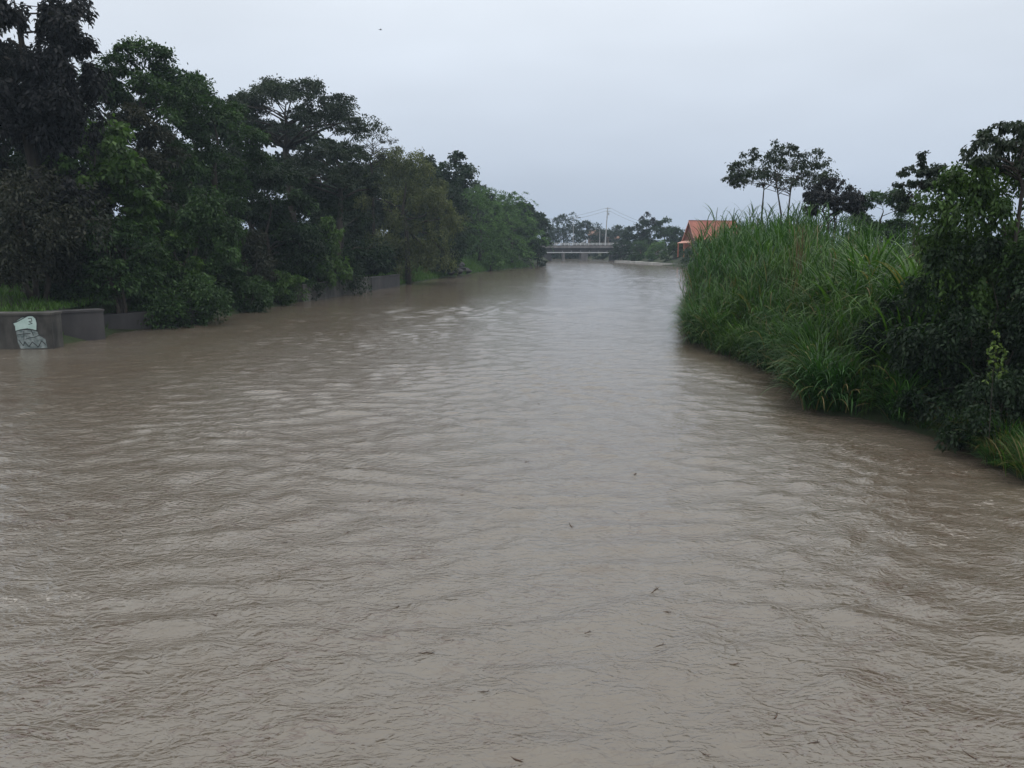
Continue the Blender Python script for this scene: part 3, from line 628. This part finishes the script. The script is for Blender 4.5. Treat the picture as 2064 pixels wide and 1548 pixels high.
# dense stand along the bank from the near thicket to the bend; sampled in rows back from the waterline
def right_edge(y): return float(np.interp(y, RIGHT[:, 1], RIGHT[:, 0]))
STAND = 'tall cane grass in the dense stand opposite the walls'
for y in np.arange(27.5, 80, 1.25):
    for back in (1.2, 2.6, 4.2, 6.0, 8.2, 10.6):
        if y < 33 and back > 5: continue
        if gr.random() < 0.22: continue
        x = right_edge(y) + back + gr.normal(0, 0.35)
        if x / y > 0.62: continue
        if back > 5 and gr.random() < 0.35: continue
        s = gr.uniform(0.66, 1.12) * (1.0 if back > 2 else 0.8) * float(np.interp(y, [28, 40, 52, 66], [0.75, 0.82, 1.08, 1.45]))
        row = 'front row' if back < 2 else ('middle rows' if back < 5 else 'back rows')
        part = 'next to the dark thicket' if y < 38 else ('beside the dry tan plume' if y < 52 else 'towards the red-roofed house')
        clump('cane', x, y + gr.normal(0, 0.3), s, 'cane grass in the %s of the stand %s' % (row, part), 'cane grass, %s %s' % (row, part), var=int(gr.integers(0, 3) if y > 50 else gr.integers(1, 5)))
for y in np.arange(27.0, 68, 1.15):
    x = right_edge(y) + gr.uniform(-0.1, 0.7)
    clump('fountain', x, y + gr.normal(0, 0.25), gr.uniform(0.75, 1.05), 'arching grass clump at the foot of the tall grass, drooping into the water', 'arching grass along the waterline', 'arching_grass_clump')
for k, (px, py, bk, zz, sc_) in enumerate(((1790, 842, 0.9, 0.9, 1.35), (1720, 800, 1.2, 1.1, 1.5), (1690, 780, 2.2, 1.9, 1.6), (1620, 760, 1.6, 1.5, 1.4), (1560, 735, 1.0, 0.8, 1.25), (1500, 712, 0.9, 0.8, 1.3), (1450, 700, 0.8, 0.7, 1.2), (1760, 820, 2.4, 2.1, 1.6), (1640, 770, 3.2, 2.6, 1.6))):
    g = G(px, py); clump('fountain', g[0] + bk, g[1] + 0.7 * bk, sc_, 'big long-bladed grass clump arching over the lower front of the stand', 'big arching grass clumps', 'arching_grass_clump', z=zz)
g = G(1660, 770); clump('fountain', g[0] + 1.0, g[1] + 0.6, 1.55, 'largest fountain-shaped grass clump arching out over the water from the stand', name='arching_grass_clump', z=1.0)
g = G(1600, 705); clump('fountain', g[0] + 1.3, g[1] + 0.6, 1.3, 'wide pale-bladed grass clump beside the largest fountain-shaped clump', name='arching_grass_clump', z=0.9)
g = P(1608, 560, 44); clump('dry', g[0], g[1], 1.15, 'dry tan grass plume standing in the green stand', name='dry_grass_clump', z=2.6)
g = G(2015, 930); clump('tuft', g[0] + 0.1, g[1] + 0.2, 1.15, 'bright grass tuft at the water edge below the yellow-green sapling', name='grass_tuft', z=0.15)
g = G(2075, 950); clump('tuft', g[0] + 0.2, g[1], 1.1, 'yellowing grass tuft beside the bright tuft at the water edge', name='grass_tuft', z=0.15)
g = G(1960, 905); clump('tuft', g[0] + 0.5, g[1] + 0.5, 0.9, 'dark small grass tuft at the foot of the thicket', name='grass_tuft', z=0.2)
for k, (px, py, bk, sc_) in enumerate(((1905, 893, 0.3, 0.8), (1935, 910, 0.5, 0.9), (1985, 935, 0.7, 1.0), (2040, 962, 0.6, 0.9), (2000, 945, 0.15, 0.8), (2070, 975, 0.2, 1.0), (1880, 884, 0.4, 0.7), (1850, 872, 0.3, 0.8))):
    g = G(px, py); clump('tuft', g[0] + bk, g[1] + 0.3 * bk, sc_, 'low grass tuft along the waterline at the foot of the thicket', 'low tufts under the thicket', 'grass_tuft', z=0.08 + 0.35 * bk)
# low turf on the left bank (uncountable)
def turf(name, label, pts, hgt, seedn):
    r = np.random.default_rng(seedn); n = len(pts)
    z = land(pts[:, 0], pts[:, 1])
    V, Qd = blades(r, np.c_[pts, z - 0.03], r.random(n) * 6.28, r.uniform(0.1, 0.6, n), hgt * r.uniform(0.6, 1.4, n), np.full(n, 0.045) * hgt / 0.5, r.uniform(0.2, 1.2, n), 3)
    ti = np.array((0.032, 0.085, 0.014)) + r.random((n, 1)) * np.array((0.05, 0.075, 0.014))
    o = link(name, quads_mesh(name, V, np.asarray(Qd), np.repeat(ti, 3, 0)), M['grass']); o['kind'] = 'stuff'
    tag(o, label, 'grass'); return o
r = np.random.default_rng(5)
pa = np.c_[r.uniform(-44, -25, 14000), r.uniform(48.3, 63, 14000)]; d = river_dist(pa[:, 0], pa[:, 1]); pa = pa[d > 0.6]
turf('grass_strip', 'shaded green grass strip behind the graffiti wall', pa, 0.45, 1)
t = r.uniform(0, 1, 26000); yy = 112 + t * 118
le = np.interp(yy, LEFT[:, 1], LEFT[:, 0]); pb = np.c_[le - r.uniform(0.0, 1, 26000) ** 1.2 * 10, yy]; d = river_dist(pb[:, 0], pb[:, 1]); pb = pb[d > 0.15]
turf('grass_slope', 'bright green grass slope running down to the water before the bend', pb, 0.8, 2)

# ------------------------------------------------------------------ debris heap and rocks on the left bank
def rock(name, label, c, s, seedn, mat, cat='rock', group=None):
    r = np.random.default_rng(seedn); import bmesh
    bm = bmesh.new(); bmesh.ops.create_icosphere(bm, subdivisions=3, radius=1)
    k = r.normal(0, 1, (7, 3)); ph = r.random(7) * 6.28
    for v in bm.verts:
        p = np.array(v.co); f = 1 + sum(0.075 * math.sin(2.2 * float(k[i] @ p) + ph[i]) for i in range(7))
        v.co = [float(p[i] * f * s[i]) for i in range(3)]
    me = bpy.data.meshes.new(name); bm.to_mesh(me); bm.free()
    o = link(name, me, mat); o.location = [float(a) for a in c]; o.rotation_euler = (0, 0, r.random() * 3)
    return tag(o, label, cat, group)
g = G(622, 603); rock('boulder', 'rounded grey boulder at the end of the long bank wall', (g[0] - 0.2, g[1], 0.25), (1.0, 0.8, 0.75), 3, M['rock'])
rr = random.Random(4)
for k in range(14):
    y = 156 + rr.uniform(0, 19); x = float(np.interp(y, LEFT[:, 1], LEFT[:, 0])) - rr.uniform(0.5, 5.0)
    s = rr.uniform(0.8, 1.5); rock('rubble_rock', 'dark rubble rock in the debris heap on the grass slope', (x, y, lz(x, y) + 0.2 * s), (s * 1.25, s * 1.1, s * 0.5), 20 + k, M['rock'], group='rubble in the debris heap')

# ------------------------------------------------------------------ concrete ledge on the far bank
ea, eb = G(1400, 540.5), G(1238, 529)
wall('river_ledge', 'low pale concrete ledge along the water below the far bushes', (eb[0], eb[1]), (ea[0] + 3, ea[1] - 1.5), -1.5, 0.72, 4.5, M['concrete_pale'], coping=False, cat='ledge')

# ------------------------------------------------------------------ bridge
BD = 322.0; bz = lambda py: P(1170, py, BD)[2]; bxp = lambda px: P(px, 505, BD)[0]
br = thing('road_bridge', 'grey concrete road bridge with white railing crossing the river upstream', 'bridge', (bxp(1175), BD, 0))
ox = bxp(1175)
X0, X1 = bxp(1070) - ox, bxp(1300) - ox
m = MB(); m.box(X0, X1, 0, 8.0, bz(500), bz(496.5)); m.build('deck', M['concrete_mid'], br)
m = MB()
for yy in (0.7, 3.0, 5.2, 7.0): m.box(X0, X1, yy, yy + 0.5, bz(508.5), bz(500) - 0.003)
m.build('girder', M['concrete_dark'], br)
m = MB(); m.box(X0, X1, 0.05, 0.25, bz(496.5) + 0.003, bz(494.3)); m.build('kerb', M['concrete_mid'], br)
for zz in (490.2, 492.3):
    m = MB(); m.box(X0, X1, 0.06, 0.2, bz(zz + 0.45), bz(zz - 0.45)); m.build('rail', M['white_metal'], br)
m = MB(); m.box(-0.09, 0.09, 0.05, 0.21, bz(494.3), bz(489.8)); pm = m.build('railing_post', M['white_metal'], br)
pm.location = (X0 + 0.5, 0.001, 0)
n = int((X1 - X0 - 1) / 1.6)
for k in range(1, n + 1):
    o = bpy.data.objects.new('railing_post', pm.data); col.objects.link(o); o.parent = br; o.location = (X0 + 0.5 + 1.6 * k, 0.001, 0)
m = MB(); m.box(bxp(1171) - ox, bxp(1185) - ox, 0.4, 7.2, -2, bz(508.5) - 0.003); m.build('pier', M['concrete_mid'], br)
m = MB(); m.box(bxp(1134) - ox, bxp(1138.5) - ox, 0.4, 7.2, -2, bz(508.5) - 0.003); m.build('pier', M['concrete_mid'], br)
m = MB(); m.box(X0, bxp(1112) - ox, 0.3, 7.6, -2, bz(508.5) - 0.004); m.build('abutment', M['concrete_dark'], br)
m = MB(); m.box(bxp(1232) - ox, X1, 0.3, 7.6, -2, bz(508.5) - 0.004); m.build('abutment', M['concrete_dark'], br)
m = MB(); m.tube([(X0, -0.4, bz(509.2)), (X1, -0.4, bz(509.2))], 0.2, 8); m.build('pipe', M['grey_metal'], br)
for k in range(7):
    xx = bxp(1116 + k * 18) - ox; m = MB(); m.box(xx - 0.06, xx + 0.06, -0.62, 0.66, bz(510.8), bz(510.1)); m.box(xx - 0.06, xx + 0.06, 0.55, 0.66, bz(510.8), bz(505)); m.build('pipe_bracket', M['grey_metal'], br)
# tilted roof sheet of the stall standing on the bridge
a = P(1174, 492.5, BD + 3.0)
st = thing('stall_awning', 'tilted white sheet awning on posts on the bridge deck', 'awning', (a[0], a[1], bz(496.5)))
m = MB(); m.poly([(-1.0, -0.7, 0.9), (1.7, -0.7, 2.5), (1.7, 0.7, 2.5), (-1.0, 0.7, 0.9)], (-0.03, 0, 0.06)); m.build('sheet', M['white_metal'], st)
for x, z in ((-0.8, 1.02), (1.5, 2.38)):
    for y in (-0.6, 0.6):
        m = MB(); m.box(x - 0.05, x + 0.05, y - 0.05, y + 0.05, 0.0, z); m.build('post', M['grey_metal'], st)

# ------------------------------------------------------------------ poles and cables
def lamp(px, ytop, D, label, side):
    b = P(px, 495, D); zt = P(px, ytop, D)[2]; z0 = bz(496.5)
    t = thing('street_lamp', label, 'street lamp', (b[0], D, z0))
    m = MB(); m.tube([(0, 0, 0), (0, 0, zt - z0)], [0.14, 0.08], 8); m.build('pole', M['pole'], t)
    m = MB(); m.tube([(0, 0, zt - z0 - 0.1), (side * 0.8, 0, zt - z0 + 0.35), (side * 1.7, 0, zt - z0 + 0.45)], 0.06, 6); m.build('arm', M['grey_metal'], t)
    m = MB(); m.box(min(side * 1.5, side * 2.3), max(side * 1.5, side * 2.3), -0.15, 0.15, zt - z0 + 0.40, zt - z0 + 0.58); m.build('lamp_head', M['grey_metal'], t)
lamp(1155, 441, BD + 6.5, 'slim street lamp on the bridge in front of the frond-topped tree', 1)
lamp(1103, 445, BD + 6.5, 'slim street lamp at the bridge end by the bend', 1)
lamp(1208.5, 462, BD + 6.5, 'short street lamp on the bridge beside the utility pole', -1)
b = P(1219, 497, BD + 9); tp = P(1225, 418, BD + 9)
up = thing('utility_pole', 'tall leaning utility pole with crossarms at the bridge', 'utility pole', (b[0], BD + 9, bz(505)))
dz0 = bz(505); lean = tp[0] - b[0]; hh = tp[2] - dz0
m = MB(); m.tube([(0, 0, -1), (lean * 0.5, 0, hh * 0.5), (lean, 0, hh)], [0.28, 0.24, 0.17], 10); m.build('pole', M['pole'], up)
for dzz, wl in ((0.5, 1.0), (1.6, 0.8)):
    m = MB(); m.box(lean - wl, lean + wl, -0.32, -0.19, hh - dzz - 0.09, hh - dzz + 0.09); c_ = m.build('crossarm', M['grey_metal'], up)
    for xx in (-wl + 0.1, -wl * 0.4, wl * 0.4, wl - 0.1):
        m = MB(); m.tube([(lean + xx, -0.25, hh - dzz + 0.08), (lean + xx, -0.25, hh - dzz + 0.35)], [0.09, 0.06], 6); m.build('insulator', M['white_metal'], c_)
m = MB(); m.tube([(lean + 0.42, 0, hh - 3.1), (lean + 0.42, 0, hh - 2.1)], 0.24, 10); m.build('transformer', M['grey_metal'], up)
top = np.array([b[0] + lean, BD + 8.75, dz0 + hh])
def cable(label, a, bb, sag):
    t = np.linspace(0, 1, 14)[:, None]; p = a + (bb - a) * t; p[:, 2] -= 4 * sag * (t * (1 - t))[:, 0]
    m = MB(); m.tube(p - p[0], 0.035, 5); o = m.build('power_cable', M['cable'], None, True); o.location = [float(c) for c in p[0]]
    tag(o, label, 'cable', 'power cables')
for k, (dx, dz, yl) in enumerate(((-0.9, -0.2, 438), (-0.7, -1.35, 444))):
    cable('thin power cable sagging from the utility pole over the bridge to the bend', top + (dx, 0, dz), P(1040, yl, BD + 30), 2.2)
    cable('thin power cable running from the utility pole towards the red-roofed house', top + (-dx, 0, dz), P(1405, yl + 28, BD - 20), 2.2)
# pole that carries the far ends behind the trees
for px, yt, D, lab in ((1040, 436, BD + 30, 'second utility pole hidden among the trees at the bend'), (1405, 462, BD - 20, 'second utility pole hidden behind the red-roofed house')):
    t_ = P(px, yt, D); z0 = lz(t_[0], D); t = thing('utility_pole', lab, 'utility pole', (t_[0], D, z0))
    m = MB(); m.tube([(0, 0, -0.5), (0, 0, t_[2] - z0)], [0.25, 0.17], 8); m.build('pole', M['pole'], t)
    m = MB(); m.box(-0.9, 0.9, -0.1, 0.1, t_[2] - z0 - 1.2, t_[2] - z0 - 1.05); m.build('crossarm', M['grey_metal'], t)

# ------------------------------------------------------------------ houses
HD = 232.0
hc = P(1399, 497, HD); ez = P(1399, 483, HD)[2]; rz_ = P(1399, 445, HD)[2]; gz = lz(hc[0] + 6, HD + 4) - 0.3
hs = thing('red_house', 'house with steep red roof and dark gable behind the far bank bushes', 'house', (hc[0], HD, gz), rz=math.radians(14))
Lr, Wd, ov = 15.0, 7.4, 0.5
e, rg = ez - gz, rz_ - gz
m = MB(); m.box(0.6, Lr - 0.6, 0.5, Wd - 0.5, 0, e + 0.25); m.build('wall', M['wall_red'], hs)
tk = 0.16
def slope(y0, z0, y1, z1):
    m = MB(); m.poly([(-0.1, y0, z0), (Lr, y0, z0), (Lr, y1, z1), (-0.1, y1, z1)], (0, 0, tk)); return m
rf = slope(-ov, e - 0.55, Wd / 2, rg).build('roof', M['roof_red'], hs)
for k in range(24):
    x = 0.2 + k * (Lr - 0.4) / 23; m = MB(); m.poly([(x, -ov, e - 0.55 + tk + 0.003), (x + 0.1, -ov, e - 0.55 + tk + 0.003), (x + 0.1, Wd / 2, rg + tk + 0.003), (x, Wd / 2, rg + tk + 0.003)], (0, 0, 0.05)); m.build('roof_rib', M['roof_red'], rf)
slope(Wd + ov, e - 0.55, Wd / 2, rg).build('roof', M['roof_red'], hs)
m = MB(); m.box(-0.15, Lr + 0.05, Wd / 2 - 0.15, Wd / 2 + 0.15, rg + tk - 0.02, rg + tk + 0.14); m.build('ridge_cap', M['roof_red'], rf)
m = MB(); m.poly([(0.55, 0.2, e - 0.2), (0.55, Wd - 0.2, e - 0.2), (0.55, Wd / 2, rg - 0.35)], (-0.12, 0, 0)); m.build('gable', M['gable_dark'], hs)
for s in (0, 1):
    y0 = -ov if s == 0 else Wd + ov
    m = MB(); m.poly([(-0.16, y0, e - 0.75), (-0.16, y0, e - 0.4), (-0.16, Wd / 2, rg + 0.2), (-0.16, Wd / 2, rg - 0.25)], (0.05, 0, 0)); m.build('barge_board', M['trim_pink'], hs)
m = MB(); m.poly([(-1.6, -0.9, e - 1.0), (-1.6, Wd + 0.3, e - 1.0), (0.5, Wd + 0.3, e - 0.35), (0.5, -0.9, e - 0.35)], (0, 0, 0.12)); m.build('porch_roof', M['trim_pink'], hs)
m = MB(); m.poly([(0.5, -1.9, e - 1.25), (Lr, -1.9, e - 1.25), (Lr, -0.2, e - 0.62), (0.5, -0.2, e - 0.62)], (0, 0, 0.1)); m.build('porch_roof', M['trim_pink'], hs)
for x, y in ((-1.45, -0.7), (-1.45, 3.4), (-1.45, 7.2), (1.0, -1.8), (4.5, -1.8), (8, -1.8), (11.5, -1.8), (14.6, -1.8)):
    m = MB(); m.box(x - 0.13, x + 0.13, y - 0.13, y + 0.13, 0, e - 0.95 if x < 0 else e - 1.18); m.build('column', M['wall_red'], hs)
for x in (2.5, 6.0, 9.5, 12.5):
    m = MB(); m.box(x, x + 1.2, 0.42, 0.52, 0.9, 2.3); w = m.build('window', M['window'], hs)
    m = MB(); m.box(x - 0.1, x + 1.3, 0.38, 0.49, 2.303, 2.4); m.build('lintel', M['trim_pink'], w)
m = MB(); m.box(0.52, 0.62, 2.6, 4.2, 0.05, 2.2); m.build('door', M['window'], hs)
def far_house(label, px0, px1, yr, ye, D, roof, wallm):
    a = P(px0, ye, D); b = P(px1, ye, D); rz = P(px0, yr, D)[2]; ez = a[2]; gz = lz((a[0] + b[0]) / 2, D + 3) - 0.3; L = b[0] - a[0]
    t = thing('far_house', label, 'house', (a[0], D, gz))
    m = MB(); m.box(0.3, L - 0.3, 0.4, 6.6, 0, ez - gz); m.build('wall', wallm, t)
    for y0 in (0.0, 7.0):
        m = MB(); m.poly([(0, y0, ez - gz - 0.15), (L, y0, ez - gz - 0.15), (L, 3.5, rz - gz), (0, 3.5, rz - gz)], (0, 0, 0.12)); m.build('roof', roof, t)
    for x in (0.35, L - 0.45):
        m = MB(); m.poly([(x, 0.5, ez - gz + 0.002), (x, 6.5, ez - gz + 0.002), (x, 3.5, rz - gz - 0.12)], (0.1, 0, 0)); m.build('gable', wallm, t)
    for k in range(3):
        x = L * (0.15 + 0.28 * k); m = MB(); m.box(x, x + 1.1, 0.33, 0.43, ez - gz - 2.0, ez - gz - 0.7); m.build('window', M['window'], t)
far_house('brown house with rusty sheet roof beyond the bridge', 1186, 1226, 463, 474, 425, M['roof_rust'], M['wall_brown'])
far_house('small faded house with rusty roof behind the utility pole', 1224, 1250, 472, 480, 415, M['roof_rust'], M['wall_brown'])
far_house('low house with faded roof behind the far bank bushes', 1292, 1330, 488, 496, 318, M['roof_rust'], M['trim_pink'])

# ------------------------------------------------------------------ floating twigs and a bird
fr_ = np.random.default_rng(21)
spots = [(742, 1012), (570, 1095), (1320, 1190), (935, 998), (1345, 1235), (1420, 1525), (1955, 1520), (1330, 1300), (975, 1400), (690, 1222), (1060, 930), (1085, 815), (700, 1075), (1040, 1530), (1560, 1440), (1150, 1060), (1280, 958), (800, 1225), (430, 1240), (1640, 1500), (1185, 1275), (860, 1320), (560, 1330), (1480, 1340)]
for px, py in spots:
    g = G(px, py); L = fr_.uniform(0.08, 0.26) * (1 + g[1] / 60)
    m = MB(); a = fr_.normal(0, 0.7)
    k = np.linspace(-1, 1, 5); bend = fr_.normal(0, 0.1) * L
    pts = np.stack([k * L / 2 * math.cos(a), k * L / 2 * math.sin(a) + bend * (1 - k ** 2), 0.004 * np.sin(k * 3)], 1)
    pts[:, 1] += fr_.normal(0, 0.05, 5) * L; m.tube(pts, np.array([0.003, 0.006, 0.010, 0.006, 0.002]) * fr_.uniform(0.6, 1.3), 5)
    p = pts[3]; m.tube([p, p + (0.25 * L * math.cos(a + 0.8), 0.25 * L * math.sin(a + 0.8), 0.012)], [0.006, 0.002], 4)
    o = m.build('floating_twig', M['twig'], None, True)
    zi = chop(np.array([g[0]]), np.array([g[1]]))[0]
    o.location = (float(g[0]), float(g[1]), float(zi) + 0.006)
    tag(o, 'small brown twig floating on the muddy water', 'twig', 'twigs drifting on the river')
b = P(767, 60, 90)
bd = thing('bird', 'small dark bird flying high over the river', 'bird', b, rz=0.5)
m = MB(); m.tube([(-0.16, 0, 0), (-0.09, 0, 0.0), (0, 0, 0.0), (0.09, 0, 0.01), (0.14, 0, 0.015), (0.18, 0, 0.01)], [0.012, 0.035, 0.045, 0.03, 0.022, 0.004], 8); m.build('body', M['feather'], bd, True)
for s in (-1, 1):
    m = MB(); m.poly([(0.06, s * 0.03, 0.02), (-0.05, s * 0.03, 0.02), (-0.04, s * 0.16, 0.07), (-0.10, s * 0.30, 0.05), (0.02, s * 0.18, 0.075)], (0, 0, 0.006)); m.build('wing', M['feather'], bd)
m = MB(); m.poly([(-0.14, -0.012, 0), (-0.14, 0.012, 0), (-0.25, 0.04, 0), (-0.25, -0.04, 0)], (0, 0, 0.005)); m.build('tail', M['feather'], bd)

# ------------------------------------------------------------------ damp air
hm = bpy.data.materials.new('damp_air'); hm.use_nodes = True; ht = hm.node_tree; ht.nodes.clear()
ho = ht.nodes.new('ShaderNodeOutputMaterial'); pv = ht.nodes.new('ShaderNodeVolumePrincipled')
pv.inputs['Color'].default_value = (0.68, 0.83, 1.0, 1); pv.inputs['Density'].default_value = 0.00027; pv.inputs['Anisotropy'].default_value = 0.1
ht.links.new(pv.outputs[0], ho.inputs['Volume'])
m = MB(); m.box(-1270, 1270, -1270, 1270, -4.0, 46.0); hz = m.build('haze', hm); hz['kind'] = 'stuff'
tag(hz, 'thin bluish damp haze in the air over the river', 'haze')
